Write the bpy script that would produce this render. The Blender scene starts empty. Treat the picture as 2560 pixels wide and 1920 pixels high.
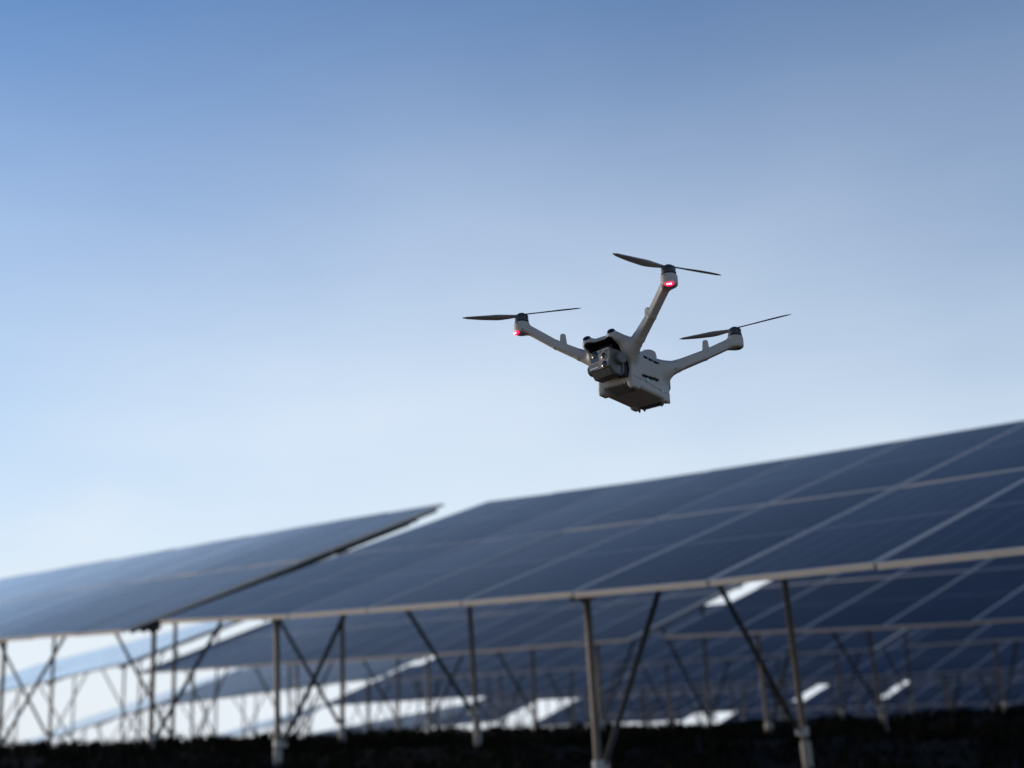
import bpy, math, random
import numpy as np
from mathutils import Matrix, Vector
random.seed(7)
rng = np.random.default_rng(7)
R = math.radians
scene = bpy.context.scene
COL = scene.collection

# ------------------------------------------------------------------ camera
# x runs along the rows of tables, y away across them, z up; the camera stands low between weeds
CAM = Vector((0.0, 0.0, 0.60))
RIGHT = Vector((0.656794, 0.7535141, -0.02895072))
DOWN = Vector((-0.19656683, 0.13401796, -0.97128815))
FWD = Vector((-0.72799939, 0.64362698, 0.23613807))
cam_data = bpy.data.cameras.new("camera")
cam = bpy.data.objects.new("camera", cam_data)
COL.objects.link(cam)
m = Matrix.Identity(4)
for i in range(3):
    m[i][0] = RIGHT[i]; m[i][1] = -DOWN[i]; m[i][2] = -FWD[i]; m[i][3] = CAM[i]
cam.matrix_world = m
cam_data.sensor_width = 36.0
cam_data.lens = 3402.93 / 2560 * 36.0
cam_data.clip_start = 0.05
cam_data.clip_end = 3000
cam_data.dof.use_dof = True
cam_data.dof.focus_distance = 2.80
cam_data.dof.aperture_fstop = 2.9
cam_data.dof.aperture_blades = 0
scene.camera = cam

# ------------------------------------------------------------------ sky and sun
SUN_AZ = Vector((-0.96, -0.28, 0)).normalized()      # horizontal direction towards the low sun, left of the camera
SUN_EL = R(5.6)
world = bpy.data.worlds.new("World"); scene.world = world; world.use_nodes = True
wn, wl = world.node_tree.nodes, world.node_tree.links
wn.clear()
out = wn.new("ShaderNodeOutputWorld"); bg = wn.new("ShaderNodeBackground")
sky = wn.new("ShaderNodeTexSky"); sky.sky_type = 'NISHITA'; sky.sun_disc = False
sky.sun_elevation = SUN_EL
sky.sun_rotation = math.atan2(SUN_AZ.x, SUN_AZ.y)
sky.altitude = 200; sky.air_density = 1.03; sky.dust_density = 0.0; sky.ozone_density = 5.0
def wmath(op, a, b=None):
    n = wn.new("ShaderNodeMath"); n.operation = op
    for i, q in enumerate((a, b)):
        if q is None: continue
        if isinstance(q, (int, float)): n.inputs[i].default_value = q
        else: wl.new(q, n.inputs[i])
    return n.outputs[0]
geo = wn.new("ShaderNodeTexCoord")
sep = wn.new("ShaderNodeSeparateXYZ"); comb = wn.new("ShaderNodeCombineXYZ")
wl.new(geo.outputs['Generated'], sep.inputs[0])
wl.new(sep.outputs[0], comb.inputs[0]); wl.new(sep.outputs[1], comb.inputs[1])
wl.new(wmath('MAXIMUM', sep.outputs[2], 0.012), comb.inputs[2]); wl.new(comb.outputs[0], sky.inputs[0])
# thin veil of haze, thick near the horizon and fading upwards, slightly uneven, with faint streaks
nz = wn.new("ShaderNodeTexNoise"); nz.inputs['Scale'].default_value = 1.216; nz.inputs['Detail'].default_value = 4
nz.inputs['Roughness'].default_value = 0.45; nz.inputs['Distortion'].default_value = 0.3
mp = wn.new("ShaderNodeMapping"); mp.inputs['Scale'].default_value = (1, 1, 1.6); mp.inputs['Location'].default_value = (9.443, 7.597, 5.212)
wl.new(geo.outputs['Generated'], mp.inputs[0]); wl.new(mp.outputs[0], nz.inputs['Vector'])
nz2 = wn.new("ShaderNodeTexNoise"); nz2.inputs['Scale'].default_value = 5.0; nz2.inputs['Detail'].default_value = 6; nz2.inputs['Distortion'].default_value = 0.6
mp2 = wn.new("ShaderNodeMapping"); mp2.inputs['Scale'].default_value = (1, 1, 5.0)
wl.new(geo.outputs['Generated'], mp2.inputs[0]); wl.new(mp2.outputs[0], nz2.inputs['Vector'])
zz = sep.outputs[2]
veil = wmath('DIVIDE', 0.76, wmath('ADD', 1.0, wmath('POWER', 2.71828, wmath('DIVIDE', wmath('SUBTRACT', zz, 0.330), 0.092))))
wob = wmath('ADD', wmath('MULTIPLY', nz.outputs[0], 1.724), 0.142)
strk = wmath('MULTIPLY', wmath('SUBTRACT', nz2.outputs[0], 0.5), 0.16)
low = wmath('MULTIPLY', wmath('POWER', 2.71828, wmath('DIVIDE', wmath('MAXIMUM', zz, 0.0), -0.12)), 0.26)
fac = wmath('MINIMUM', wmath('ADD', wmath('MULTIPLY', veil, wmath('ADD', wob, strk)), low), 0.96)
mixc = wn.new("ShaderNodeMix"); mixc.data_type = 'RGBA'
mixc.inputs[7].default_value = (3.50, 3.88, 4.28, 1)
wl.new(fac, mixc.inputs[0]); wl.new(sky.outputs[0], mixc.inputs[6])
# a low bank of soft cloud along the horizon
nz3 = wn.new("ShaderNodeTexNoise"); nz3.inputs['Scale'].default_value = 2.6; nz3.inputs['Detail'].default_value = 5
mp3 = wn.new("ShaderNodeMapping"); mp3.inputs['Scale'].default_value = (1, 1, 3.0); mp3.inputs['Location'].default_value = (0.0, 0.0, 0.0)
wl.new(geo.outputs['Generated'], mp3.inputs[0]); wl.new(mp3.outputs[0], nz3.inputs['Vector'])
bk = wn.new("ShaderNodeMapRange"); bk.interpolation_type = 'SMOOTHSTEP'
wl.new(wmath('SUBTRACT', wmath('MULTIPLY', nz3.outputs[0], 0.30), zz), bk.inputs[0])
bk.inputs[1].default_value = 0.0; bk.inputs[2].default_value = 0.06; bk.inputs[3].default_value = 0.0; bk.inputs[4].default_value = 0.55
mixb = wn.new("ShaderNodeMix"); mixb.data_type = 'RGBA'; mixb.inputs[7].default_value = (3.62, 3.80, 4.08, 1)
wl.new(bk.outputs[0], mixb.inputs[0]); wl.new(mixc.outputs[2], mixb.inputs[6])
bg.inputs[1].default_value = 0.10
wl.new(mixb.outputs[2], bg.inputs[0]); wl.new(bg.outputs[0], out.inputs[0])

sun_data = bpy.data.lights.new("sun", 'SUN'); sun = bpy.data.objects.new("sun", sun_data); COL.objects.link(sun)
sun_data.energy = 1.0; sun_data.angle = R(12); sun_data.color = (1.0, 0.80, 0.60)
sdir = Vector((SUN_AZ.x * math.cos(SUN_EL), SUN_AZ.y * math.cos(SUN_EL), math.sin(SUN_EL)))
sun.rotation_euler = sdir.to_track_quat('Z', 'Y').to_euler()

vs = scene.view_settings
vs.view_transform = 'Standard'; vs.look = 'None'; vs.exposure = 1.22; vs.gamma = 1.0; vs.use_curve_mapping = False
scene.cycles.use_denoising = True
scene.cycles.max_bounces = 6

# ------------------------------------------------------------------ materials
def mat(name, col, rough=0.5, metal=0.0, noise=0.0, nscale=20.0, bump=0.0, spec=0.5, ior=1.5, coord='Object', emit=None, estr=0.0, coat=0.0):
    mt = bpy.data.materials.new(name); mt.use_nodes = True
    n, l = mt.node_tree.nodes, mt.node_tree.links
    b = n["Principled BSDF"]
    b.inputs['Base Color'].default_value = (*col, 1); b.inputs['Roughness'].default_value = rough
    b.inputs['Metallic'].default_value = metal; b.inputs['IOR'].default_value = ior
    b.inputs['Specular IOR Level'].default_value = spec
    b.inputs['Coat Weight'].default_value = coat
    if emit:
        b.inputs['Emission Color'].default_value = (*emit, 1); b.inputs['Emission Strength'].default_value = estr
    if noise or bump:
        tc = n.new("ShaderNodeTexCoord"); t = n.new("ShaderNodeTexNoise")
        t.inputs['Scale'].default_value = nscale; t.inputs['Detail'].default_value = 6
        l.new(tc.outputs[coord], t.inputs['Vector'])
        if noise:
            mr = n.new("ShaderNodeMapRange"); mr.inputs[3].default_value = 1 - noise; mr.inputs[4].default_value = 1 + noise
            l.new(t.outputs[0], mr.inputs[0])
            mu = n.new("ShaderNodeMix"); mu.data_type = 'RGBA'; mu.blend_type = 'MULTIPLY'; mu.inputs[0].default_value = 1
            mu.inputs[6].default_value = (*col, 1); l.new(mr.outputs[0], mu.inputs[7]); l.new(mu.outputs[2], b.inputs['Base Color'])
            rr = n.new("ShaderNodeMapRange"); rr.inputs[3].default_value = max(0.02, rough - 0.1 * noise * 3); rr.inputs[4].default_value = rough + 0.1 * noise * 3
            l.new(t.outputs[0], rr.inputs[0]); l.new(rr.outputs[0], b.inputs['Roughness'])
        if bump:
            bp = n.new("ShaderNodeBump"); bp.inputs['Strength'].default_value = bump; bp.inputs['Distance'].default_value = 0.01
            l.new(t.outputs[0], bp.inputs['Height']); l.new(bp.outputs[0], b.inputs['Normal'])
    return mt

M_FRAME = mat("anodised_aluminium", (0.56, 0.53, 0.49), 0.45, 0.35, 0.08, 9)
M_BACK = mat("panel_backsheet", (0.30, 0.31, 0.32), 0.6)
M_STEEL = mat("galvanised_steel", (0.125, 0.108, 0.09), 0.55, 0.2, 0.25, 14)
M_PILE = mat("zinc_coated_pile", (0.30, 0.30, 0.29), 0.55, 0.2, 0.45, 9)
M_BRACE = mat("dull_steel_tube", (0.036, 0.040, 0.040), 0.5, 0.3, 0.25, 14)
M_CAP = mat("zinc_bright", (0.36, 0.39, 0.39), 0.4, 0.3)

def cell_material():
    mt = bpy.data.materials.new("solar_cells"); mt.use_nodes = True
    n, l = mt.node_tree.nodes, mt.node_tree.links
    b = n["Principled BSDF"]
    tc = n.new("ShaderNodeTexCoord"); sp = n.new("ShaderNodeSeparateXYZ"); l.new(tc.outputs['Object'], sp.inputs[0])
    def line(axis, period, width):
        a = n.new("ShaderNodeMath"); a.operation = 'DIVIDE'; a.inputs[1].default_value = period; l.new(sp.outputs[axis], a.inputs[0])
        fr = n.new("ShaderNodeMath"); fr.operation = 'FRACT'; l.new(a.outputs[0], fr.inputs[0])
        s = n.new("ShaderNodeMath"); s.operation = 'SUBTRACT'; s.inputs[1].default_value = 0.5; l.new(fr.outputs[0], s.inputs[0])
        ab = n.new("ShaderNodeMath"); ab.operation = 'ABSOLUTE'; l.new(s.outputs[0], ab.inputs[0])
        g = n.new("ShaderNodeMath"); g.operation = 'GREATER_THAN'; g.inputs[1].default_value = 0.5 - width / period / 2; l.new(ab.outputs[0], g.inputs[0])
        return g
    g1 = line(0, 1.10 / 6, 0.004); g2 = line(1, 2.16 / 24, 0.003)
    # the half-cut seam across the middle of each module
    ay = n.new("ShaderNodeMath"); ay.operation = 'ABSOLUTE'; l.new(sp.outputs[1], ay.inputs[0])
    g3 = n.new("ShaderNodeMath"); g3.operation = 'LESS_THAN'; g3.inputs[1].default_value = 0.012; l.new(ay.outputs[0], g3.inputs[0])
    m1 = n.new("ShaderNodeMath"); m1.operation = 'MAXIMUM'; l.new(g1.outputs[0], m1.inputs[0]); l.new(g2.outputs[0], m1.inputs[1])
    m2 = n.new("ShaderNodeMath"); m2.operation = 'MAXIMUM'; l.new(m1.outputs[0], m2.inputs[0]); l.new(g3.outputs[0], m2.inputs[1])
    oi = n.new("ShaderNodeObjectInfo")
    mr = n.new("ShaderNodeMapRange"); mr.inputs[3].default_value = 0.8; mr.inputs[4].default_value = 1.25; l.new(oi.outputs['Random'], mr.inputs[0])
    cc = n.new("ShaderNodeMix"); cc.data_type = 'RGBA'; cc.blend_type = 'MULTIPLY'; cc.inputs[0].default_value = 1
    cc.inputs[6].default_value = (0.010, 0.0195, 0.046, 1); l.new(mr.outputs[0], cc.inputs[7])
    mix = n.new("ShaderNodeMix"); mix.data_type = 'RGBA'; l.new(m2.outputs[0], mix.inputs[0])
    l.new(cc.outputs[2], mix.inputs[6]); mix.inputs[7].default_value = (0.20, 0.21, 0.25, 1)
    l.new(mix.outputs[2], b.inputs['Base Color'])
    nz = n.new("ShaderNodeTexNoise"); nz.inputs['Scale'].default_value = 2.5; nz.inputs['Detail'].default_value = 5
    l.new(tc.outputs['Object'], nz.inputs['Vector'])
    rr = n.new("ShaderNodeMapRange"); rr.inputs[3].default_value = 0.10; rr.inputs[4].default_value = 0.24
    # textured, anti-reflective glass: the mirror part only rises at grazing angles
    b.inputs['Roughness'].default_value = .5; b.inputs['Specular IOR Level'].default_value = .06
    gl = n.new("ShaderNodeBsdfGlossy"); gl.inputs[0].default_value = (.88, .94, 1, 1)
    l.new(nz.outputs[0], rr.inputs[0]); l.new(rr.outputs[0], gl.inputs['Roughness'])
    fr = n.new("ShaderNodeFresnel"); fr.inputs[0].default_value = 1.5
    pw = n.new("ShaderNodeMath"); pw.operation = 'POWER'; pw.inputs[1].default_value = 4.4; l.new(fr.outputs[0], pw.inputs[0])
    sc_ = n.new("ShaderNodeMath"); sc_.operation = 'MULTIPLY'; sc_.use_clamp = True; sc_.inputs[1].default_value = 3.5; l.new(pw.outputs[0], sc_.inputs[0])
    ms = n.new("ShaderNodeMixShader"); l.new(sc_.outputs[0], ms.inputs[0]); l.new(b.outputs[0], ms.inputs[1]); l.new(gl.outputs[0], ms.inputs[2])
    l.new(ms.outputs[0], n["Material Output"].inputs[0])
    return mt
M_CELLS = cell_material()

# ------------------------------------------------------------------ small mesh helpers
def link(name, mesh, parent=None):
    o = bpy.data.objects.new(name, mesh); COL.objects.link(o)
    if parent is not None: o.parent = parent
    return o

def mesh_from(name, v, f, mats, smooth=False, fmat=None):
    me = bpy.data.meshes.new(name)
    me.from_pydata([tuple(map(float, p)) for p in v], [], [tuple(map(int, q)) for q in f])
    for mm in (mats if isinstance(mats, (list, tuple)) else [mats]): me.materials.append(mm)
    if smooth: me.polygons.foreach_set("use_smooth", [True] * len(me.polygons))
    if fmat is not None: me.polygons.foreach_set("material_index", list(fmat))
    me.update(); return me

class MB:
    """collects shapes into one mesh"""
    def __init__(s): s.v = []; s.f = []; s.m = []
    def add(s, v, f, mi=0):
        o = len(s.v); s.v += [tuple(p) for p in v]; s.f += [tuple(i + o for i in q) for q in f]; s.m += [mi] * len(f); return s
    def box(s, c, h, mi=0, mtx=None):
        v = [Vector((c[0] + sx * h[0], c[1] + sy * h[1], c[2] + sz * h[2])) for sx in (-1, 1) for sy in (-1, 1) for sz in (-1, 1)]
        if mtx is not None: v = [mtx @ p for p in v]
        return s.add(v, [(0, 1, 3, 2), (4, 6, 7, 5), (0, 4, 5, 1), (2, 3, 7, 6), (0, 2, 6, 4), (1, 5, 7, 3)], mi)
    def tube(s, a, b, r0, r1=None, n=12, mi=0, caps=True):
        a, b = Vector(a), Vector(b); r1 = r0 if r1 is None else r1
        q = (b - a).to_track_quat('Z', 'Y'); v = []
        for p, r in ((a, r0), (b, r1)):
            for i in range(n):
                t = 2 * math.pi * i / n; v.append(p + q @ Vector((r * math.cos(t), r * math.sin(t), 0)))
        f = [(i, (i + 1) % n, n + (i + 1) % n, n + i) for i in range(n)]
        if caps: f += [tuple(range(n - 1, -1, -1)), tuple(range(n, 2 * n))]
        return s.add(v, f, mi)
    def lathe(s, c, axis, prof, n=24, mi=0):
        """prof: list of (radius, height along axis)"""
        q = Vector(axis).to_track_quat('Z', 'Y'); c = Vector(c); v = []
        for r, h in prof:
            for i in range(n):
                t = 2 * math.pi * i / n; v.append(c + q @ Vector((r * math.cos(t), r * math.sin(t), h)))
        f = []
        for k in range(len(prof) - 1):
            for i in range(n): f.append((k * n + i, k * n + (i + 1) % n, (k + 1) * n + (i + 1) % n, (k + 1) * n + i))
        f.append(tuple(range(n - 1, -1, -1))); f.append(tuple(range((len(prof) - 1) * n, len(prof) * n)))
        return s.add(v, f, mi)
    def prism(s, poly, d0, d1, frame, mi=0, inset=0.0):
        """poly of (u,v); extruded along w from d0 to d1; frame = (origin,u,v,w)"""
        o, u, vv, w = [Vector(x) for x in frame]; n = len(poly)
        cu = sum(p[0] for p in poly) / n; cv = sum(p[1] for p in poly) / n
        rings = []
        for d, k in ((d0, 1.0), (d1 - inset, 1.0), (d1, None)) if inset else ((d0, 1.0), (d1, 1.0)):
            ring = []
            for a, b in poly:
                if k is None:
                    L = math.hypot(a - cu, b - cv); kk = (L - inset) / L if L > inset else 0.1
                else: kk = k
                ring.append(o + u * (cu + (a - cu) * kk) + vv * (cv + (b - cv) * kk) + w * d)
            rings.append(ring)
        v = [p for r in rings for p in r]; f = []
        for k in range(len(rings) - 1):
            for i in range(n): f.append((k * n + i, k * n + (i + 1) % n, (k + 1) * n + (i + 1) % n, (k + 1) * n + i))
        f.append(tuple(range(n - 1, -1, -1))); f.append(tuple(range((len(rings) - 1) * n, len(rings) * n)))
        return s.add(v, f, mi)
    def mesh(s, name, mats, smooth=False):
        return mesh_from(name, s.v, s.f, mats, smooth, s.m)
    def obj(s, name, mats, parent=None, smooth=False, sharp=35):
        me = s.mesh(name, mats, smooth)
        if smooth:
            try: me.set_sharp_from_angle(angle=R(sharp))
            except Exception: pass
        return link(name, me, parent)

def tag(o, label=None, cat=None, group=None, kind=None):
    if label: o["label"] = label
    if cat: o["category"] = cat
    if group: o["group"] = group
    if kind: o["kind"] = kind
    return o

def empty(name, loc=(0, 0, 0)):
    o = bpy.data.objects.new(name, None); COL.objects.link(o); o.location = loc; o.empty_display_size = 0.1; return o

# ------------------------------------------------------------------ layout of the solar field
Y0, PITCH_Y = 6.19, 7.7
TAU = R(19.56)                      # tilt of the tables
TAU_UP = R(21.2)                    # the upper left table is a little steeper
P = 1.154                           # column pitch
ML, MW = 2.205, 1.136               # module length and width
SL = 2.2215                         # module pitch up the slope
ZO = CAM.z
SD = Vector((0, math.cos(TAU), math.sin(TAU)))
# row, right end x, columns, [(x, height of lower edge relative to the camera)], label, lean of posts, first frame x
T = [
 (0, -12.24 + 13 * P, 13, [(-12.24, .985), (-10.17, .88), (-7.85, .80), (-5.55, .735), (-3.3, .715), (3, .66)],
  "long tilted solar table at the front, under the drone, cut by the right frame edge", .035, -11.0),
 (0, -13.02, 13, [(-28.1, 1.36), (-16.28, 1.05), (-13.02, .945)],
  "solar table at upper left, beyond the bright slanted gap from the front table", .0, -13.42),
 (1, -12.76 + 13 * P, 13, [(-12.76, .975), (-8.05, .85), (3, .72)],
  "dark solar table directly behind the front table, at the right edge", .055, -11.6),
 (1, -13.43, 13, [(-28.45, 1.14), (-19.67, 1.03), (-15.9, .985), (-13.43, .98)],
  "solar table seen under the lower edge of the front table, in mid picture", .0, -14.6),
 (1, -29.1, 13, [(-44.2, .55), (-36.3, .97), (-32.7, 1.18), (-29.1, 1.38)],
  "solar table sloping downhill beneath the upper left table", .0, -30.2),
 (2, -14.0 + 12 * P, 12, [(-14, 1.0), (0, .95)], "third-row solar table behind the dark right-hand table", .05, -12.6),
 (2, -14.7, 13, [(-29.7, 1.0), (-14.7, .98)], "third-row solar table in the middle, behind the second row", .0, -15.9),
 (2, -30.3, 11, [(-43.0, .62), (-36, .86), (-30.3, 1.06)], "third-row solar table to the left, ending above bright sky", .0, -31.4),
 (2, -43.7, 12, [(-58.5, -1.2), (-49.9, -.18), (-45.4, .37), (-43.7, .57)], "lowest solar table at far left, sloping down to the dark scrub", .0, -44.8),
 (3, -13.2 + 10 * P, 10, [(-13.2, .70), (-1, .66)], "fourth-row solar table near the right edge, mostly in shade", .04, -12.0),
 (3, -13.9, 13, [(-28.9, .66), (-13.9, .70)], "fourth-row solar table right of the middle", .0, -15.1),
 (3, -29.6, 13, [(-44.6, .55), (-37.5, .62), (-29.6, .66)], "fourth-row solar table with bright sky under its lower edge", .0, -30.7),
 (4, -15.3, 12, [(-29.2, .68), (-15.3, .70)], "fifth-row solar table low behind the right posts", .0, -16.4),
 (4, -29.9, 13, [(-45, .52), (-29.9, .66)], "fifth-row solar table above the row of small bright gaps", .0, -31.0),
 (5, -30.6 + 14 * P, 14, [(-30.6, -.08), (-14, -.04)], "long last-row solar table at lower right, right of the small bright gaps", .0, -29.6),
 (5, -31.0, 3, [(-34.5, -.09), (-31, -.08)], "short last-row solar table between the two rightmost bright gaps", .0, -32.7),
 (5, -35.1, 4, [(-40, -.12), (-35.1, -.09)], "short last-row solar table between the second and third bright gaps from the right", .0, -36.2),
 (5, -40.3, 5, [(-46.1, -.12), (-40.3, -.12)], "short last-row solar table left of the third bright gap from the right", .0, -41.4),
 (6, -12.0, 14, [(-29, -1.22), (-12, -1.2)], "solar table down the back slope at right, its panels just above the dark ground", .0, -13.2),
 (6, -28.8, 15, [(-45.2, -1.22), (-28.8, -1.22)], "solar table down the back slope under the small bright gaps", .0, -29.9),
 (6, -47.2, 10, [(-59, -.62), (-47.2, -.5)], "small far table low above the scrub, between slanting bright patches of sky", .0, -48.3),
 (6, -61.5, 22, [(-92, -2.8), (-68, -.56), (-61.5, -.35)], "far solar table falling away downhill on the left, low above the scrub", .0, -62.7),
 (7, -96.0, 16, [(-114.6, -2.4), (-100, -.45), (-96, -.1)], "farthest solar table, a small slanting sliver low above the scrub at left", .0, -97.2),
]
CLEAR = 1.30
# ---- terrain: smooth surface 1.3 m below the tables' lower edges, dropping away at the hill's edge
samp = []
for (k, xr, n, pts, lab, lean, fx) in T:
    xl = xr - n * P
    xs = [p[0] for p in pts]; zs = [p[1] for p in pts]
    for x in np.linspace(xl, xr, 6):
        z = min(float(np.interp(x, xs, zs)), float(np.interp(x, [-45, -28, -17], [.68, .76, 1.02])))
        samp.append((x, Y0 + k * PITCH_Y + 0.8, z - CLEAR))
        samp.append((x, Y0 + k * PITCH_Y + 3.2, z - CLEAR - 0.02))
for x in (-30, -20, -12, -6, 0, 6, 12):
    samp += [(x, -2, -.62), (x, 2, -.60)]
samp = np.array(samp)
def ground_z(x, y):
    x = np.atleast_1d(np.asarray(x, float)); y = np.atleast_1d(np.asarray(y, float))
    d2 = ((x[:, None] - samp[:, 0]) / 1.4) ** 2 + (y[:, None] - samp[:, 1]) ** 2
    w = np.exp(-d2 / (2 * 2.2 ** 2)) + 1e-5 / (1 + d2)
    z = (w * samp[:, 2]).sum(1) / w.sum(1)
    dx = np.maximum(0, -112 - x) + np.maximum(0, x - 30); dy = np.maximum(0, y - 68) + np.maximum(0, -14 - y)
    far = np.hypot(dx, dy)
    z = z - 0.16 * far + 0.14 * np.maximum(0, far - 90)
    z += 0.07 * np.sin(x * .45 + 2 * np.sin(y * .31)) + 0.05 * np.sin(x * 1.3 + 1.1 * np.sin(y * .7)) * np.cos(y * 1.1) + 0.03 * np.sin(x * 3.1 + y * 2.3)
    return z + ZO

def soil_material():
    # dark weedy earth among the tables, an added pale strip out of view in front, bouncing light up at the drone
    mt = bpy.data.materials.new("dark_soil"); mt.use_nodes = True
    n, l = mt.node_tree.nodes, mt.node_tree.links; b = n["Principled BSDF"]
    tc = n.new("ShaderNodeTexCoord"); t = n.new("ShaderNodeTexNoise"); t.inputs['Scale'].default_value = 1.7; t.inputs['Detail'].default_value = 9
    l.new(tc.outputs['Object'], t.inputs['Vector'])
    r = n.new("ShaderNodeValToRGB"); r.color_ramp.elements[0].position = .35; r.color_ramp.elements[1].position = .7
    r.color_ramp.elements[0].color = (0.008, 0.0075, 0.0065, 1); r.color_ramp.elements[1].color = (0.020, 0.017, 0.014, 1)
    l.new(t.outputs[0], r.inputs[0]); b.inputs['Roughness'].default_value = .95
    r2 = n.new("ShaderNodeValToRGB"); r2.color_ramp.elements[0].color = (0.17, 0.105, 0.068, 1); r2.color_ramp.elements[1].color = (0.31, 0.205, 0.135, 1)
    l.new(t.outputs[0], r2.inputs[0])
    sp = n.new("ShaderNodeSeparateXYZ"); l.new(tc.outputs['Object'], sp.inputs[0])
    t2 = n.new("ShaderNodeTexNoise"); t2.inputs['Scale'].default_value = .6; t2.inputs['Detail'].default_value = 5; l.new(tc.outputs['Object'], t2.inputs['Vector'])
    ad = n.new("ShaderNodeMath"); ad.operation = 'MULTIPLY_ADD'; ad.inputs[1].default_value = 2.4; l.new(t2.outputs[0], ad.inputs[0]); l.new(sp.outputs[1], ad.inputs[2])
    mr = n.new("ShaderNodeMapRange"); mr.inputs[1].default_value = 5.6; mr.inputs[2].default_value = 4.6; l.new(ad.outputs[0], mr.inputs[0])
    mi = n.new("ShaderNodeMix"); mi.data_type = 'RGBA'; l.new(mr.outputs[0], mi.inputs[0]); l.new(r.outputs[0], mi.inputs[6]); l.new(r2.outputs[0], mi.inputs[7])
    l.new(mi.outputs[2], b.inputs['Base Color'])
    b.inputs['Specular IOR Level'].default_value = .03
    bp = n.new("ShaderNodeBump"); bp.inputs['Strength'].default_value = .6; bp.inputs['Distance'].default_value = .05
    l.new(t.outputs[0], bp.inputs['Height']); l.new(bp.outputs[0], b.inputs['Normal'])
    return mt
def axis_pts(lo, hi, step, ext):
    core = list(np.arange(lo, hi + .01, step)); a, b, s = lo, hi, step
    left, right = [], []
    while lo - a < ext: s *= 1.35; a -= s; left.append(a)
    s = step
    while b - hi < ext: s *= 1.35; b += s; right.append(b)
    return np.array(left[::-1] + core + right)
gx, gy = axis_pts(-66, 14, .7, 700), axis_pts(-6, 54, .7, 700)
GX, GY = np.meshgrid(gx, gy, indexing='ij')
GZ = np.concatenate([ground_z(a, b) for a, b in zip(np.array_split(GX.ravel(), 60), np.array_split(GY.ravel(), 60))])
nx, ny = len(gx), len(gy)
vi = np.arange(nx * ny).reshape(nx, ny)
gf = np.stack([vi[:-1, :-1], vi[1:, :-1], vi[1:, 1:], vi[:-1, 1:]], -1).reshape(-1, 4)
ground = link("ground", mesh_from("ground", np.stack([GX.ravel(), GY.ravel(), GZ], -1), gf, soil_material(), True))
tag(ground, "dark bare soil under the solar tables", "ground", kind="structure")

# ---- scrub: low weeds that nobody could count
def make_scrub():
    v, f = [], []
    N = 15000
    u = rng.random((N, 3))
    ang = np.radians(48.5 - 27 + 56 * u[:, 0]); d = 4.2 + 50 * u[:, 1] ** 1.25
    x = -np.sin(ang) * d; y = np.cos(ang) * d
    z = np.concatenate([ground_z(a, b) for a, b in zip(np.array_split(x, 20), np.array_split(y, 20))])
    clump = 0.5 + 0.5 * np.sin(x * .9 + 2 * np.sin(y * .5)) * np.cos(y * .8 + x * .3)
    for i in range(N):
        h = (0.05 + 0.13 * u[i, 2] ** 2) * (0.4 + clump[i])
        for b in range(5):
            t = random.random() * 6.283; lean = random.uniform(.2, .9) * h; w = random.uniform(.012, .03)
            bx, by = x[i] + random.uniform(-.09, .09), y[i] + random.uniform(-.09, .09)
            o = len(v); cx, sx = math.cos(t), math.sin(t)
            v += [(bx - sx * w * .5, by + cx * w * .5, z[i] - .03), (bx + sx * w * .5, by - cx * w * .5, z[i] - .03),
                  (bx + cx * lean * .45 + sx * w, by + sx * lean * .45 - cx * w, z[i] + h * .65), (bx + cx * lean, by + sx * lean, z[i] + h)]
            f += [(o, o + 1, o + 2), (o, o + 2, o + 3)]
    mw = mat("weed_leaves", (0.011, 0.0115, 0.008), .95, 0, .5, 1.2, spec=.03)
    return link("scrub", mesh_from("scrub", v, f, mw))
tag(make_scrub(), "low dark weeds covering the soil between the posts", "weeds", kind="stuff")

# ------------------------------------------------------------------ solar modules
FT = 0.036
def frame_mesh():
    b = MB(); lip = .015; L, W = ML / 2, MW / 2
    b.box((0, -L + lip / 2, -FT / 2), (W, lip / 2, FT / 2)); b.box((0, L - lip / 2, -FT / 2), (W, lip / 2, FT / 2))
    b.box((-W + lip / 2, 0, -FT / 2), (lip / 2, L - lip, FT / 2)); b.box((W - lip / 2, 0, -FT / 2), (lip / 2, L - lip, FT / 2))
    return b.mesh("panel_frame", [M_FRAME])
def glass_mesh():
    b = MB(); L, W = ML / 2 - .0155, MW / 2 - .0155
    b.box((0, 0, -.0045), (W, L, .003)); me = b.mesh("panel_glass", [M_CELLS, M_BACK])
    for p in me.polygons:
        if p.normal.z < -.5: p.material_index = 1
    return me
def whole_mesh():
    b = MB(); lip = .015; L, W = ML / 2, MW / 2
    b.box((0, -L + lip / 2, -FT / 2), (W, lip / 2, FT / 2)); b.box((0, L - lip / 2, -FT / 2), (W, lip / 2, FT / 2))
    b.box((-W + lip / 2, 0, -FT / 2), (lip / 2, L - lip, FT / 2)); b.box((W - lip / 2, 0, -FT / 2), (lip / 2, L - lip, FT / 2))
    b.box((0, 0, -.0045), (W - .0155, L - .0155, .003), 1)
    return b.mesh("panel_whole", [M_FRAME, M_CELLS])
ME_FRAME, ME_GLASS, ME_WHOLE = frame_mesh(), glass_mesh(), whole_mesh()
CLAMP = MB().box((0, 0, 0), (.012, .03, .012)).mesh("clamp", [M_FRAME])

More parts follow.
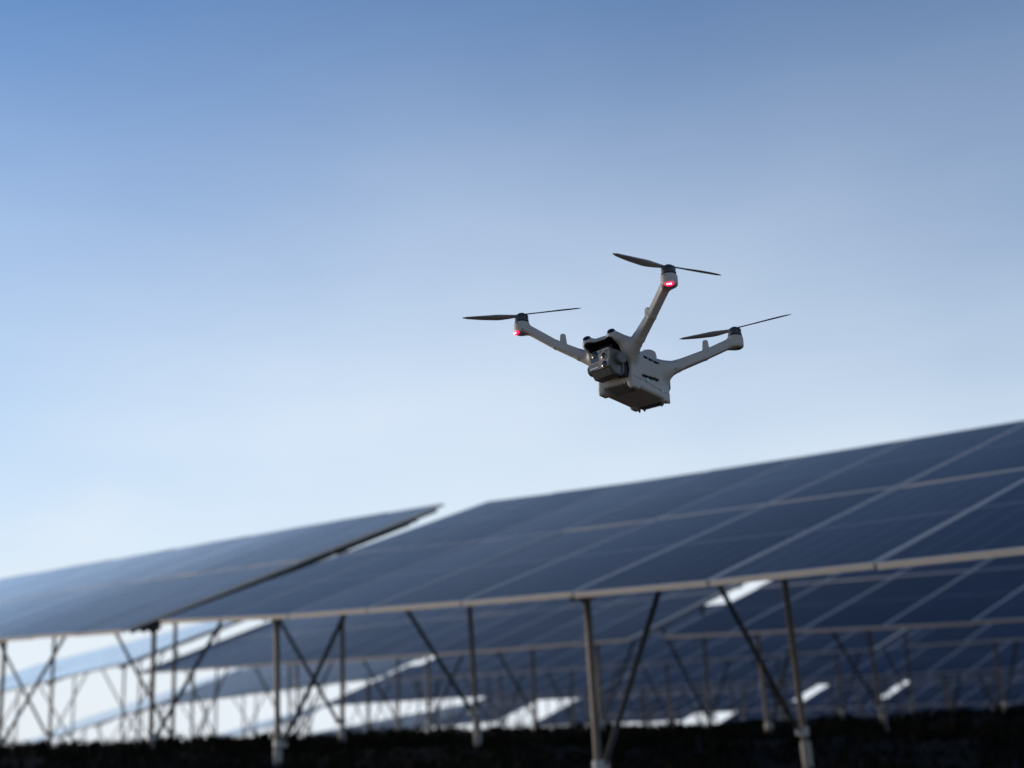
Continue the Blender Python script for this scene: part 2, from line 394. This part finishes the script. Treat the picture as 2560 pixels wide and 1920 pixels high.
def make_table(k, xr, n, pts, label, lean, fx, near):
    TAU_ = TAU_UP if label.startswith('solar table at upper left') else TAU
    SD = Vector((0, math.cos(TAU_), math.sin(TAU_)))
    Y = Y0 + k * PITCH_Y; xl = xr - n * P
    xs = [p[0] for p in pts]; zs = [p[1] for p in pts]
    zf = lambda x: float(np.interp(x, xs, zs)) + ZO
    org = Vector(((xl + xr) / 2, Y + 1.9, float(ground_z((xl + xr) / 2, Y + 1.9)[0])))
    root = empty("solar_table", org)
    tag(root, label, "solar table", "rows of tilted solar tables")
    nrm = Vector((0, -math.sin(TAU), math.cos(TAU)))
    def pt(x, s, off=0.0): return Vector((x, Y, zf(x))) + SD * s + nrm * off - org
    for c in range(n):
        xa, xb = xl + c * P, xl + (c + 1) * P
        ax = (Vector((xb, 0, zf(xb))) - Vector((xa, 0, zf(xa)))).normalized()
        nn = ax.cross(SD).normalized(); ay = nn.cross(ax).normalized()
        for r_ in range(2):
            ctr = (pt(xa, SL * (r_ + .5)) + pt(xb, SL * (r_ + .5))) / 2
            jit = random.uniform(-.0025, .0025)
            mtx = Matrix(((ax.x, ay.x, nn.x, ctr.x), (ax.y, ay.y, nn.y, ctr.y), (ax.z, ay.z, nn.z, ctr.z + jit), (0, 0, 0, 1)))
            mtx = mtx @ Matrix.Rotation(random.uniform(-.004, .004), 4, 'X') @ Matrix.Rotation(random.uniform(-.004, .004), 4, 'Y')
            o = link("panel", ME_FRAME if near else ME_WHOLE, root); o.matrix_basis = mtx
            if near: link("glass", ME_GLASS, o)
    # purlins along the row
    for s in (.45, 1.75, 2.68, 3.98):
        b = MB(); xx = np.linspace(xl + .02, xr - .02, 7)
        for a, c in zip(xx[:-1], xx[1:]):
            pa, pc = pt(a, s, -FT - .032), pt(c, s, -FT - .032)
            ax = (pc - pa); L = ax.length; ax.normalize(); nn = ax.cross(SD).normalized(); ay = nn.cross(ax)
            mid = (pa + pc) / 2
            mm = Matrix(((ax.x, ay.x, nn.x, mid.x), (ax.y, ay.y, nn.y, mid.y), (ax.z, ay.z, nn.z, mid.z), (0, 0, 0, 1)))
            b.box((0, 0, 0), (L / 2, .02, .030), 0, mm)
        b.obj("purlin", [M_STEEL], root)
    if near:
        for xe in (xl + .05, xr - .05):  # dark end beams, added to darken the gap between the front tables
            b = MB(); b.tube(pt(xe, .1, -FT - .022), pt(xe, 4.34, -FT - .022), .02, n=8); b.obj("added_edge_beam", [M_BRACE], root, True)
    # frames of posts, rafter and braces
    x = fx
    nseg = 14 if near else 8
    xf = []
    d = 4.1 if k < 2 else 3.3
    skew = .062 if label.startswith('long tilted') else 0.0
    X_ = lambda x, s: x - skew * (s - .53)
    while x > xl + .3: xf.append(x); x -= d
    x = fx + d
    while x < xr - .3: xf.append(x); x += d
    for x in xf:
        off = -FT - .062 - .032
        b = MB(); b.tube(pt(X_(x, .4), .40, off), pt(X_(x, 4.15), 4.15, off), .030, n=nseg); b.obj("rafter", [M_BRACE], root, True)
        if near:
            b = MB(); e0 = pt(x, .40, off); b.tube(e0 - SD * .012, e0 + SD * .03, .034, n=nseg); b.obj("rafter_cap", [M_CAP], root, True)
        for s, sgn in ((.53, 1), (3.08, -1)):
            top = pt(X_(x, s), s, off - .02)
            gz = float(ground_z(x, Y + s * math.cos(TAU))[0]) - org.z
            h = top.z - gz
            base = Vector((top.x + lean * h * (1.25 if sgn > 0 else 1.9), top.y, gz - .15))
            at = lambda q: base.lerp(top, q)
            qs = (0.15 + (.15 if sgn > 0 else .27)) / (h + .15)
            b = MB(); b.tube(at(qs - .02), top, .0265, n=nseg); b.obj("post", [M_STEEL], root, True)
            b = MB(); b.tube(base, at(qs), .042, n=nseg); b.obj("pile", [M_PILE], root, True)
            cz = at(qs + .035)
            b = MB(); b.tube(cz - Vector((0, 0, .035)), cz + Vector((0, 0, .035)), .040, n=nseg)
            b.box(cz + Vector((0, .055 * sgn, 0)), (.012, .04, .03)); b.obj("collar", [M_CAP], root, False)
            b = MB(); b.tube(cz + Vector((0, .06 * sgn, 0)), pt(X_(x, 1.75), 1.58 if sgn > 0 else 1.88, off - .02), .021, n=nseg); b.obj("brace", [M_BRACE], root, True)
            if near:
                b = MB(); tp = at(.955)
                b.box((0, 0, 0), (.036, .05, .045), 0, Matrix.Translation(top) @ Matrix.Rotation(TAU, 4, 'X')); b.obj("post_clamp", [M_STEEL], root, False)
    return root
for i, (k, xr, n, pts, lab, lean, fx) in enumerate(T):
    make_table(k, xr, n, pts, lab, lean, fx, k <= 1)

# ------------------------------------------------------------------ the drone
# built in millimetres: x across (towards the flank that faces the camera), y towards the tail, z up from the belly
DP = Vector((-1.9002, 2.1109, 0.6119 + ZO))
DA = ((0.9768, -0.1957, -0.0869), (0.2021, 0.9767, 0.0727), (0.0707, -0.0886, 0.9936))
drone = empty("drone", DP)
Md = Matrix(((*DA[0], DP.x), (*DA[1], DP.y), (*DA[2], DP.z), (0, 0, 0, 1)))
q3 = Md.to_3x3().to_quaternion()
drone.rotation_mode = 'QUATERNION'; drone.rotation_quaternion = q3; drone.location = DP; drone.scale = (.001, .001, .001)
tag(drone, "grey four-rotor camera drone hovering in the sky above the solar tables", "drone")

M_SHELL = mat("drone_shell_grey", (0.38, 0.355, 0.315), .48, 0, .06, .02, spec=.4)
M_LINER = mat("drone_black_plastic", (0.012, 0.013, 0.016), .6, 0, .2, .05, spec=.3)
M_DARK = mat("drone_dark_grey", (0.075, 0.078, 0.08), .45, 0, .15, .05)
M_GIMB = mat("gimbal_grey", (0.095, 0.093, 0.086), .45, 0, .1, .05)
M_GRIM = mat("gimbal_face_trim", (0.22, 0.205, 0.175), .45, 0, .1, .05)
M_MOTOR = mat("motor_can", (0.075, 0.068, 0.06), .36, .5, .1, .05)
M_RING = mat("motor_ring_dark", (0.02, 0.021, 0.023), .5)
M_LENS = mat("lens_glass", (0.006, 0.007, 0.010), .16, 0, spec=.45)
M_WIN = mat("dark_window_glass", (0.012, 0.016, 0.022), .10, 0, spec=.7, coat=.5)
M_BLADE = mat("propeller_blade", (0.24, 0.26, 0.28), .45, 0, .1, .05)
M_TEAL = mat("teal_sticker", (0.07, 0.36, 0.29), .5)
M_WHITE = mat("white_print", (0.75, 0.78, 0.76), .5)
M_SILVER = mat("bright_clip", (0.7, 0.7, 0.68), .3, .8)
M_RED = mat("red_status_lens", (0.6, 0.01, 0.05), .3, emit=(1.0, 0.008, 0.06), estr=1.4)
M_LED = mat("led_die", (1, .5, .5), .3, emit=(1.0, 0.42, 0.42), estr=5.0)

H = 2.0
xs_ = (np.arange(0, 108) + .5) * H
ys_ = np.arange(-292, 92, H); zs_ = np.arange(-16, 190, H)
X, Yv, Z = [a.astype(np.float32) for a in np.meshgrid(xs_, ys_, zs_, indexing='ij')]
def s_box(c, h, r, rot=0.0):
    dx, dy, dz = X - c[0], Yv - c[1], Z - c[2]
    if rot:   # rotation about x
        cc, ss = math.cos(rot), math.sin(rot); dy, dz = dy * cc + dz * ss, -dy * ss + dz * cc
    qx, qy, qz = np.abs(dx) - h[0] + r, np.abs(dy) - h[1] + r, np.abs(dz) - h[2] + r
    return np.sqrt(np.maximum(qx, 0) ** 2 + np.maximum(qy, 0) ** 2 + np.maximum(qz, 0) ** 2) + np.minimum(np.maximum(qx, np.maximum(qy, qz)), 0) - r
def s_cone(a, b, r0, r1):
    a, b = np.array(a, np.float32), np.array(b, np.float32); d = b - a; L2 = float(d @ d)
    t = np.clip(((X - a[0]) * d[0] + (Yv - a[1]) * d[1] + (Z - a[2]) * d[2]) / L2, 0, 1)
    return np.sqrt((X - a[0] - t * d[0]) ** 2 + (Yv - a[1] - t * d[1]) ** 2 + (Z - a[2] - t * d[2]) ** 2) - (r0 + (r1 - r0) * t)
def s_beam(a, b, h0, h1, rnd):
    # square tube with rounded edges between two points
    a, b = np.array(a, np.float32), np.array(b, np.float32); d = b - a; L = float(np.sqrt(d @ d)); d = d / L
    e1 = np.cross(d, (0, 0, 1)).astype(np.float32); e1 /= np.sqrt(e1 @ e1); e2 = np.cross(e1, d).astype(np.float32)
    px, py, pz = X - a[0], Yv - a[1], Z - a[2]
    t = px * d[0] + py * d[1] + pz * d[2]; h = h0 + (h1 - h0) * np.clip(t / L, 0, 1)
    u = np.abs(px * e1[0] + py * e1[1] + pz * e1[2]) - h + rnd; v = np.abs(px * e2[0] + py * e2[1] + pz * e2[2]) - h + rnd
    w = np.abs(t - L / 2) - L / 2
    w = w - 2 + rnd
    return np.sqrt(np.maximum(u, 0) ** 2 + np.maximum(v, 0) ** 2 + np.maximum(w, 0) ** 2) + np.minimum(np.maximum(u, np.maximum(v, w)), 0) - rnd
def s_cylz(cx, cy, z0, z1, r, rnd):
    dr = np.sqrt((X - cx) ** 2 + (Yv - cy) ** 2) - r + rnd; dz = np.abs(Z - (z0 + z1) / 2) - (z1 - z0) / 2 + rnd
    return np.minimum(np.maximum(dr, dz), 0) + np.sqrt(np.maximum(dr, 0) ** 2 + np.maximum(dz, 0) ** 2) - rnd
def smin(a, b, k):
    h = np.clip(.5 + .5 * (b - a) / k, 0, 1); return b + (a - b) * h - k * h * (1 - h)
def smax(a, b, k): return -smin(-a, -b, k)
# body core, roof ridge, head with brow and eye bumps
F = s_box((0, -118, 43), (43, 72, 40), 6)
F = smin(F, s_box((0, -112, 84), (34, 62, 12), 9), 10)
head = s_box((0, -208, 86), (41, 31, 19), 9, 0.03)
head = smin(head, s_cone((29, -234, 96), (31, -190, 92), 13.5, 16), 6)
F = smin(F, head, 12)
# lower lip of the head is an arc; the gimbal bay is hollow
arc = 50 - np.sqrt((Yv + 247) ** 2 + (Z - 36) ** 2)
F = smax(F, np.where(Yv < -150, arc, -50), 5)
F = smax(F, -s_box((0, -236, 60), (33, 58, 34), 10), 3)
# chin slopes back under the nose, between the feet
ch = (-.225 * (Yv + 189) - .974 * (Z - 12))
F = smax(F, np.where((X < 29) & (Yv < -120), ch, np.float32(-60)), 3)
# feet at the belly corners
for fy, fl in ((-176, 13), (-60, 11)):
    F = smin(F, s_box((37, fy, 8), (6.5, fl, 9), 4), 3)
# arms
fa = [((40, -190, 74), 17), ((70, -203, 91), 12.2), ((116, -225, 120), 10.2), ((168, -250, 161), 10.4)]
DCAM = np.array((1386.2, -2379.2, -926.6))
def slide(p, k): p = np.array(p, float); return tuple(DCAM + (p - DCAM) * (1 + k))
RM = slide((180.2, -.6, 141.6), .026)          # rear motor top
RX, RY, RZ = RM[0], RM[1], RM[2] - 15.4
ra = [((38, -60, 70), 19), (slide((62, -46, 77), .003), 13.5), (slide((120, -24, 94), .014), 11.9), ((RX - 11, RY - 4, RZ - 14.5), 11.9)]
for chain in (fa, ra):
    g = None
    for (p, r0), (q, r1) in zip(chain[:-1], chain[1:]):
        c = s_cone(p, q, r0, r1) if r0 > 15 else s_beam(p, q, r0 * .86, r1 * .86, 3.5); g = c if g is None else smin(g, c, 5)
    F = smin(F, g, 20)
for cx, cy, z0, z1 in ((180, -256, 152.5, 178.5), (RX, RY, RZ - 28, RZ)):
    pod = s_cylz(cx, cy, z0, z1, 16.8, 6)
    F = smin(F, pod, 7)
    F = np.maximum(F, np.where((np.hypot(X - cx, Yv - cy) < 24), Z - z1, -60))
# vent slots in the flank
for c, h, rot in (((43, -120, 36), (5, 34, 2.6), 0.10), ((43, -113.5, 77.5), (7, 29, 2.4), 0.0)):
    F = np.maximum(F, -s_box(c, h, 1.5, rot))
F = np.concatenate([F[::-1], F], 0); ox = -xs_[-1]

def surface_nets(F, o, h):
    s = F < 0; n0, n1, n2 = F.shape
    cnt = np.zeros((n0 - 1, n1 - 1, n2 - 1), np.int8)
    offs = [(i, j, k) for i in (0, 1) for j in (0, 1) for k in (0, 1)]
    for i, j, k in offs: cnt += s[i:n0 - 1 + i, j:n1 - 1 + j, k:n2 - 1 + k]
    act = (cnt > 0) & (cnt < 8); idx = np.argwhere(act)
    vals = np.stack([F[idx[:, 0] + i, idx[:, 1] + j, idx[:, 2] + k] for i, j, k in offs], 1)
    acc = np.zeros((len(idx), 3)); num = np.zeros(len(idx)); oa = np.array(offs, float)
    for a in range(8):
        for b in range(a + 1, 8):
            if np.abs(oa[a] - oa[b]).sum() != 1: continue
            c = (vals[:, a] < 0) != (vals[:, b] < 0); t = np.where(c, vals[:, a] / np.where(c, vals[:, a] - vals[:, b], 1), 0)
            acc += c[:, None] * (oa[a] + t[:, None] * (oa[b] - oa[a])); num += c
    V = (idx + acc / num[:, None]) * h + np.array(o)
    vid = -np.ones(act.shape, int); vid[act] = np.arange(len(idx)); quads = []
    for ax in range(3):
        sl0 = [slice(None)] * 3; sl1 = [slice(None)] * 3; sl0[ax] = slice(0, -1); sl1[ax] = slice(1, None)
        e = np.argwhere(s[tuple(sl0)] != s[tuple(sl1)])
        b1, b2 = (ax + 1) % 3, (ax + 2) % 3
        e = e[(e[:, b1] > 0) & (e[:, b2] > 0) & (e[:, b1] < F.shape[b1] - 1) & (e[:, b2] < F.shape[b2] - 1)]
        def cell(d1, d2):
            c = e.copy(); c[:, b1] -= d1; c[:, b2] -= d2; return vid[c[:, 0], c[:, 1], c[:, 2]]
        qd = np.stack([cell(1, 1), cell(0, 1), cell(0, 0), cell(1, 0)], 1)
        flip = ~s[e[:, 0], e[:, 1], e[:, 2]]; qd[flip] = qd[flip][:, ::-1]; quads.append(qd)
    return V, np.concatenate(quads)
V, Q = surface_nets(F, (ox, ys_[0], zs_[0]), H)
C = V[Q].mean(1)
grp = np.where(np.abs(C[:, 0]) < 64, 0, np.where(C[:, 0] > 0, 1, 2) + np.where(C[:, 1] < -130, 0, 2))
def sub_mesh(name, sel, mats, fm=None):
    q = Q[sel]; u, inv = np.unique(q, return_inverse=True)
    me = mesh_from(name, V[u], inv.reshape(-1, 4), mats, True, fm); return me
sel = grp == 0; cc = C[sel]
bay = (np.abs(cc[:, 0]) < 34.2) & (cc[:, 1] < -176) & (cc[:, 2] < 95.2) & (cc[:, 2] > 27) & ~((cc[:, 1] < -246) | (cc[:, 2] > 94.6))
slot = (np.abs(cc[:, 0]) < 41.6) & (np.abs(cc[:, 0]) > 34) & (((np.abs(cc[:, 2] - 36) < 6) & (cc[:, 1] > -152) & (cc[:, 1] < -88)) | ((np.abs(cc[:, 2] - 77.5) < 3.4) & (cc[:, 1] > -143) & (cc[:, 1] < -84)))
link("body_shell", sub_mesh("body_shell", sel, [M_SHELL, M_LINER], (bay | slot).astype(int)), drone)
arms = {}
for gi, (sx, yy) in {1: (1, -256), 2: (-1, -256), 3: (1, RY), 4: (-1, RY)}.items():
    arms[gi] = (link("arm", sub_mesh("arm", grp == gi, [M_SHELL]), drone), sx, yy)

def blade_mesh():
    v, f = [], []; N = 14; K = 6
    for i in range(N):
        t = i / (N - 1); r = 9 + 117 * t
        ch = np.interp(t, [0, .12, .35, .7, .93, 1], [8, 13, 20, 16, 10, 3]); tw = R(np.interp(t, [0, .3, 1], [18, 17, 7]))
        sweep = -3 + 9 * t * t; thick = np.interp(t, [0, .2, 1], [3.2, 2.2, 1.0])
        for k in range(K):
            a = 2 * math.pi * k / K; u = math.cos(a) * ch / 2 + sweep; w = math.sin(a) * thick / 2 + 3.0 * t * t
            v.append((r, u * math.cos(tw), w + u * math.sin(tw)))
    for i in range(N - 1):
        for k in range(K): f.append((i * K + k, i * K + (k + 1) % K, (i + 1) * K + (k + 1) % K, (i + 1) * K + k))
    f += [tuple(range(K - 1, -1, -1)), tuple(range((N - 1) * K, N * K))]
    return mesh_from("blade", v, f, M_BLADE, True)
ME_BLADE = blade_mesh()
ANG = {1: 62, 2: 207, 3: 186, 4: 110}
for gi, (arm, sx, yy) in arms.items():
    front = yy < -100; zt = 178.5 if front else RZ; mx_ = 180 if front else RX
    c = (sx * mx_, yy, zt)
    MB().lathe(c, (0, 0, 1), [(14.3, .2), (14.9, .6), (14.9, 3.4), (14.2, 3.8)], 32).obj("motor_ring", [M_RING], arm, True)
    MB().lathe(c, (0, 0, 1), [(13.6, 3.4), (14.2, 3.9), (14.2, 14.2), (13.4, 15.4), (8, 16.2)], 32).obj("motor", [M_MOTOR], arm, True)
    pr = empty("propeller", (sx * mx_, yy, zt + 16)); pr.parent = drone
    pr.rotation_euler = (0, 0, R(ANG[gi]))
    MB().lathe((0, 0, 0), (0, 0, 1), [(8, -.6), (8.5, 1), (8, 3.2), (4.5, 5), (2, 5.4)], 20).obj("hub", [M_RING], pr, True)
    for k in range(2):
        bo = link("blade", ME_BLADE, pr); bo.location = (0, 0, 2.2); bo.rotation_euler = (0, 0, math.pi * k)
    # upright fin on the arm
    if front: (fx, fy, fz), ad = (103, -218, 112), Vector((sx * .9, -.43, 0))
    else: (fx, fy, fz), ad = slide((122, -23, 96), .0145), Vector((sx * .93, .37, 0))
    fr = ((sx * fx, fy, fz), ad, (0, 0, 1), ad.cross(Vector((0, 0, 1))))
    MB().prism([(-8.5, 0), (8.5, 0), (5.5, 28), (3.5, 31), (-3.5, 31), (-5.5, 28)], -2.2, 2.2, fr).obj("fin", [M_SHELL], arm)
    # screws
    if front:
        sc = [((sx * 180, yy - 16.4, zt - 6), (0, -1, 0)), ((sx * 170, yy - 13, zt - 21), (-.5 * sx, -.8, -.3))]
    else:
        sc = [((sx * (RX - 2), yy - 15.6, zt - 20), (0, -.9, -.4))]
    for p, d in sc:
        p, d = Vector(p), Vector(d).normalized(); MB().tube(p - d * 2, p + d * .4, 1.5, n=10).obj("screw", [M_LINER], arm)
    if front:
        # red status light under the motor pod, with its three bright dies
        lc = Vector((sx * 186.5, yy - 12.0, zt - 25.0)); dn = Vector((sx * .35, -.70, -.62)).normalized()
        tn = Vector((0, 0, 1)).cross(dn).normalized(); up = dn.cross(tn)
        b = MB(); ring = []
        for i in range(20):
            a = 2 * math.pi * i / 20; ring.append((9.0 * math.cos(a), 4.2 * math.sin(a)))
        b.prism(ring, -6, 3.0, (lc, tn, up, dn), 0, 1.2)
        li = b.obj("status_light", [M_RED], arm, True)
        for e in (-3.6, 0, 3.6):
            MB().lathe(lc + tn * e + up * 0.8 + dn * 3.0, dn, [(1.2, -.3), (1.2, .4), (.6, .8)], 10).obj("light_die", [M_LED], arm, True)
    else:
        lc = Vector((sx * (RX + 8), yy + 6, zt - 25)); MB().lathe(lc, (sx * .6, .3, -.7), [(8, -3), (7, 1), (4, 1.8)], 16).obj("status_light", [M_LINER], arm, True)

# vision lenses on the brow
for sx in (-1, 1):
    MB().lathe((sx * 29.5, -240, 105.5), (0.0, -.5, .86), [(8.4, -6), (8.4, 1.5), (6.8, 3.6), (3.6, 5.2), (1, 5.6)], 24).obj("vision_lens", [M_LENS], drone, True)
# screws where the arms leave the body
def on_shell(x0, y, z, sx=1):
    """distance of the shell surface along x at (y,z), read from the field"""
    j = int(round((y - ys_[0]) / H)); k = int(round((z - zs_[0]) / H)); n = F.shape[0] // 2
    col = F[n:, j, k]; ins = np.where(col < 0)[0]
    ins = ins[ins < 60]
    if not len(ins): return sx * x0
    i = ins.max(); return sx * (xs_[i] + H * float(col[i] / (col[i] - col[i + 1])))
for sx in (-1, 1):
    for y, z in ((-188, 80), (-180, 70), (-160, 78), (-166, 66), (-52, 70), (-44, 63)):
        x = on_shell(43, y, z, sx)
        MB().tube((x - sx * 3, y, z), (x + sx * .35, y - .2, z - .2), 1.5, n=10).obj("screw", [M_LINER], drone)
# vent bars in the upper slot and the lower slot
for sx in (-1, 1):
    for y in (-123, -104):
        MB().box((sx * 39.6, y, 77.5), (1.6, .9, 2.3)).obj("vent_bar", [M_SHELL], drone)
    for y in (-140, -126, -112, -98):
        MB().box((sx * 39.2, y, 36 + .1 * (y + 120)), (1.2, .7, 2.2)).obj("vent_bar", [M_DARK], drone)
    # seam between the upper and the lower shell
    b = MB(); pts_ = [(-187, 23), (-154, 23), (-80, 18), (-47, 17.6)]
    for (ya, za), (yb, zb) in zip(pts_[:-1], pts_[1:]):
        ang = math.atan2(zb - za, yb - ya)
        b.box((0, 0, 0), (.35, math.hypot(yb - ya, zb - za) / 2, .32), 0, Matrix.Translation((sx * 43.0, (ya + yb) / 2, (za + zb) / 2)) @ Matrix.Rotation(ang, 4, 'X'))
    b.obj("seam", [M_LINER], drone)
    # round teal stickers with a white mark
    for y, z in ((-135, 26.8), (-79.3, 18.8)):
        xk = on_shell(43, y, z, 1) + .6
        st = MB().lathe((sx * xk, y, z), (sx, 0, 0), [(5.3, 0), (5.3, .45)], 28).obj("sticker", [M_TEAL], drone)
        b = MB(); fr = ((sx * (xk + .45), y, z), (0, 1, 0), (0, 0, 1), (sx, 0, 0))
        b.prism([(-.4, -3), (1.0, -3), (1.0, -.6), (2.6, -.6), (0.3, 3.2), (-2.2, -.6), (-.4, -.6)], 0, .2, fr)
        b.obj("sticker_mark", [M_WHITE], st)
        MB().lathe((sx * xk, y, z), (sx, 0, 0), [(4.9, .4), (4.9, .52), (4.3, .52), (4.3, .4)], 28).obj("sticker_ring", [M_WHITE], st)
# radiator grille on the chin and the belly
gr = MB().box((0, 0, 0), (23.5, 18.0, 1.0), 0, Matrix.Translation((0, -169, 7.9)) @ Matrix.Rotation(-.23, 4, 'X')).obj("chin_grille", [M_LINER], drone)
for i in range(9):
    x = -20.8 + i * 5.2
    b = MB(); prof = [(-190.4, 14.5), (-188.6, 9.5), (-178, 6.6), (-166, 3.8), (-151, 1.6)]
    for (ya, za), (yb, zb) in zip(prof[:-1], prof[1:]):
        b.add([(x - .7, ya, za), (x + .7, ya, za), (x + .7, yb, zb), (x - .7, yb, zb), (x - .7, ya + 1, za + 3.5), (x + .7, ya + 1, za + 3.5), (x + .7, yb + 1, zb + 3.5), (x - .7, yb + 1, zb + 3.5)],
              [(0, 1, 2, 3), (7, 6, 5, 4), (0, 4, 5, 1), (2, 6, 7, 3), (0, 3, 7, 4), (1, 5, 6, 2)])
    b.obj("grille_slat", [M_SHELL], gr)
# belly sensors, rear grille teeth and tail pins
for x in (-12, -3):
    MB().lathe((x, -138, 5.2), (0, 0, -1), [(4.2, -1), (4.2, .8), (2.6, 1.2)], 18).obj("belly_sensor", [M_LENS], drone, True)
for i in range(13):
    x = -24 + i * 4
    MB().box((x, -54, 3.2), (1.0, 9, 2.6)).obj("rear_tooth", [M_DARK], drone)
for x, y, h in ((-33, -50, 9), (-22, -47, 8), (22, -50, 8), (38, -47, 5)):
    MB().lathe((x, y, 5), (0, .15, -1), [(3.4, -2), (2.6, h * .6), (1.0, h)], 10).obj("landing_pin", [M_DARK], drone, True)
# positioning module on the roof, rear block on the tail
MB().lathe((0, -56, 88), (0, 0, 1), [(20, 0), (19, 24), (17.5, 32), (13, 36), (4, 37)], 28).obj("positioning_module", [M_SHELL], drone, True, 50)
rb = MB().prism([(-16, 34), (14, 34), (18, 40), (18, 60), (12, 68), (-12, 68), (-18, 60), (-18, 40)], 0, 24, ((16, -48, 0), (1, 0, 0), (0, 0, 1), (0, 1, 0)), 0, 4).obj("tail_block", [M_DARK], drone)
MB().prism([(-12, 40), (12, 40), (13, 56), (9, 62), (-9, 62), (-13, 56)], 24, 25.5, ((16, -48, 0), (1, 0, 0), (0, 0, 1), (0, 1, 0)), 0, 1).obj("tail_cover", [M_GIMB], rb)
MB().box((20, -34, 31), (9, 8, 5)).obj("tail_latch", [M_LINER], rb)

# gimbal camera
gy = R(10)
gu = Vector((math.cos(gy), -math.sin(gy), 0)); gw = Vector((-math.sin(gy), -math.cos(gy), 0)); gv = Vector((0, 0, 1))
GO = Vector((0, -243, 52.5)); GF = (GO, gu, gv, gw)
gim = MB()
# head profile in depth (w forward) and height, extruded across
side = [(-1, 19), (-1, -19), (-15, -34), (-36, -34), (-43, -27), (-43, 12), (-34, 20)]
fr = (GO, gw, gv, gu)
gim.prism(side, -29, 27, fr, 0, 2.5)
gimbal = gim.obj("gimbal_camera", [M_GIMB], drone)
face = [(-14, 20), (27, 18.5), (28, 8), (23, -20), (11, -22), (-25, -19), (-30, -10), (-29, -3), (-22, 8)]
MB().prism(face[::-1], -2.5, 1.2, GF, 0, 1.0).obj("camera_face", [M_GRIM], gimbal)
def rect(u0, u1, v0, v1, name, m, d=1.75):
    MB().prism([(u0, v1), (u0, v0), (u1, v0), (u1, v1)][::-1][::-1], .6, d, GF, 0, .4).obj(name, [m], gimbal)
def lens(u, v, r, name, rim=None):
    c = GO + gu * u + gv * v + gw * 1.0
    if rim: MB().lathe(c, gw, [(rim, 0), (rim, .9), (rim - .8, 1.3), (r + .4, 1.3), (r, .4)], 28).obj("lens_rim", [M_GRIM], gimbal, True)
    MB().lathe(c, gw, [(r, 0), (r, 1.0), (r * .85, 1.4), (r * .6, 1.9), (r * .3, 2.2), (.3, 2.3)], 28).obj(name, [M_LENS], gimbal, True)
rect(-22, -2.5, -3, 7.5, "window", M_WIN); rect(-27.5, -2.2, -16.5, -6.5, "window", M_GIMB, 1.4)
rect(9.5, 24.5, 10.5, 14.5, "window", M_WIN); rect(.5, 6.8, 10.5, 18, "window", M_DARK)
MB().prism([(-24.5, -15.2), (-24.5, -17.0), (-2.8, -17.0), (-2.8, -15.2)], 1, 2.6, GF).obj("bright_bar", [M_SILVER], gimbal)
lens(-11, 12.2, 7.6, "lens"); lens(13, 4, 6.2, "lens", 9.4); lens(13.6, -14, 6.6, "lens")
for i in range(9):
    u = -19 + i * 4.6
    a, c_ = GO + gu * u + gw * -3 + gv * -22.5, GO + gu * u + gw * -13.5 + gv * -33
    d = (c_ - a); nn = d.cross(gu).normalized()
    b = MB(); w = gu * .9
    b.add([a - w, a + w, c_ + w, c_ - w, a - w + nn * 1.8, a + w + nn * 1.8, c_ + w + nn * 1.8, c_ - w + nn * 1.8] if nn.z < 0 else
          [a - w, a + w, c_ + w, c_ - w, a - w - nn * 1.8, a + w - nn * 1.8, c_ + w - nn * 1.8, c_ - w - nn * 1.8],
          [(0, 1, 2, 3), (7, 6, 5, 4), (0, 4, 5, 1), (2, 6, 7, 3), (0, 3, 7, 4), (1, 5, 6, 2)])
    b.obj("cooling_rib", [M_GRIM], gimbal)
c = GO + gu * 26 + gv * -1 + gw * -26
MB().lathe(c, gu, [(12.5, -1), (12.5, 1.2), (11.3, 1.8), (12.5, 2.4), (12.5, 4.2), (11.3, 4.8), (12.5, 5.4), (12.5, 11), (11, 12.5)], 30).obj("pitch_motor", [M_GIMB], gimbal, True)
c = GO - gu * 28 - gv * 13 + gw * -12
MB().lathe(c, -gu, [(12, -1), (12, 2), (10.8, 2.6), (12, 3.2), (12, 5.2), (10.8, 5.8), (12, 6.4), (11, 8)], 30).obj("roll_motor", [M_DARK], gimbal, True)
# bracket that carries the gimbal inside the bay
b = MB(); b.box((24, -196, 50), (7, 18, 10)); b.box((0, -184, 58), (24, 10, 24)); b.box((0, -195, 82), (16, 22, 8)); b.box((27, -203, 34), (6, 12, 12))
b.obj("gimbal_bracket", [M_LINER], drone)
b = MB(); b.box((0, -187.5, 27), (7, 2.5, 1.5)); b.box((6, -190, 26), (3, 1, 1)); b.obj("latch_clip", [M_SILVER], drone)
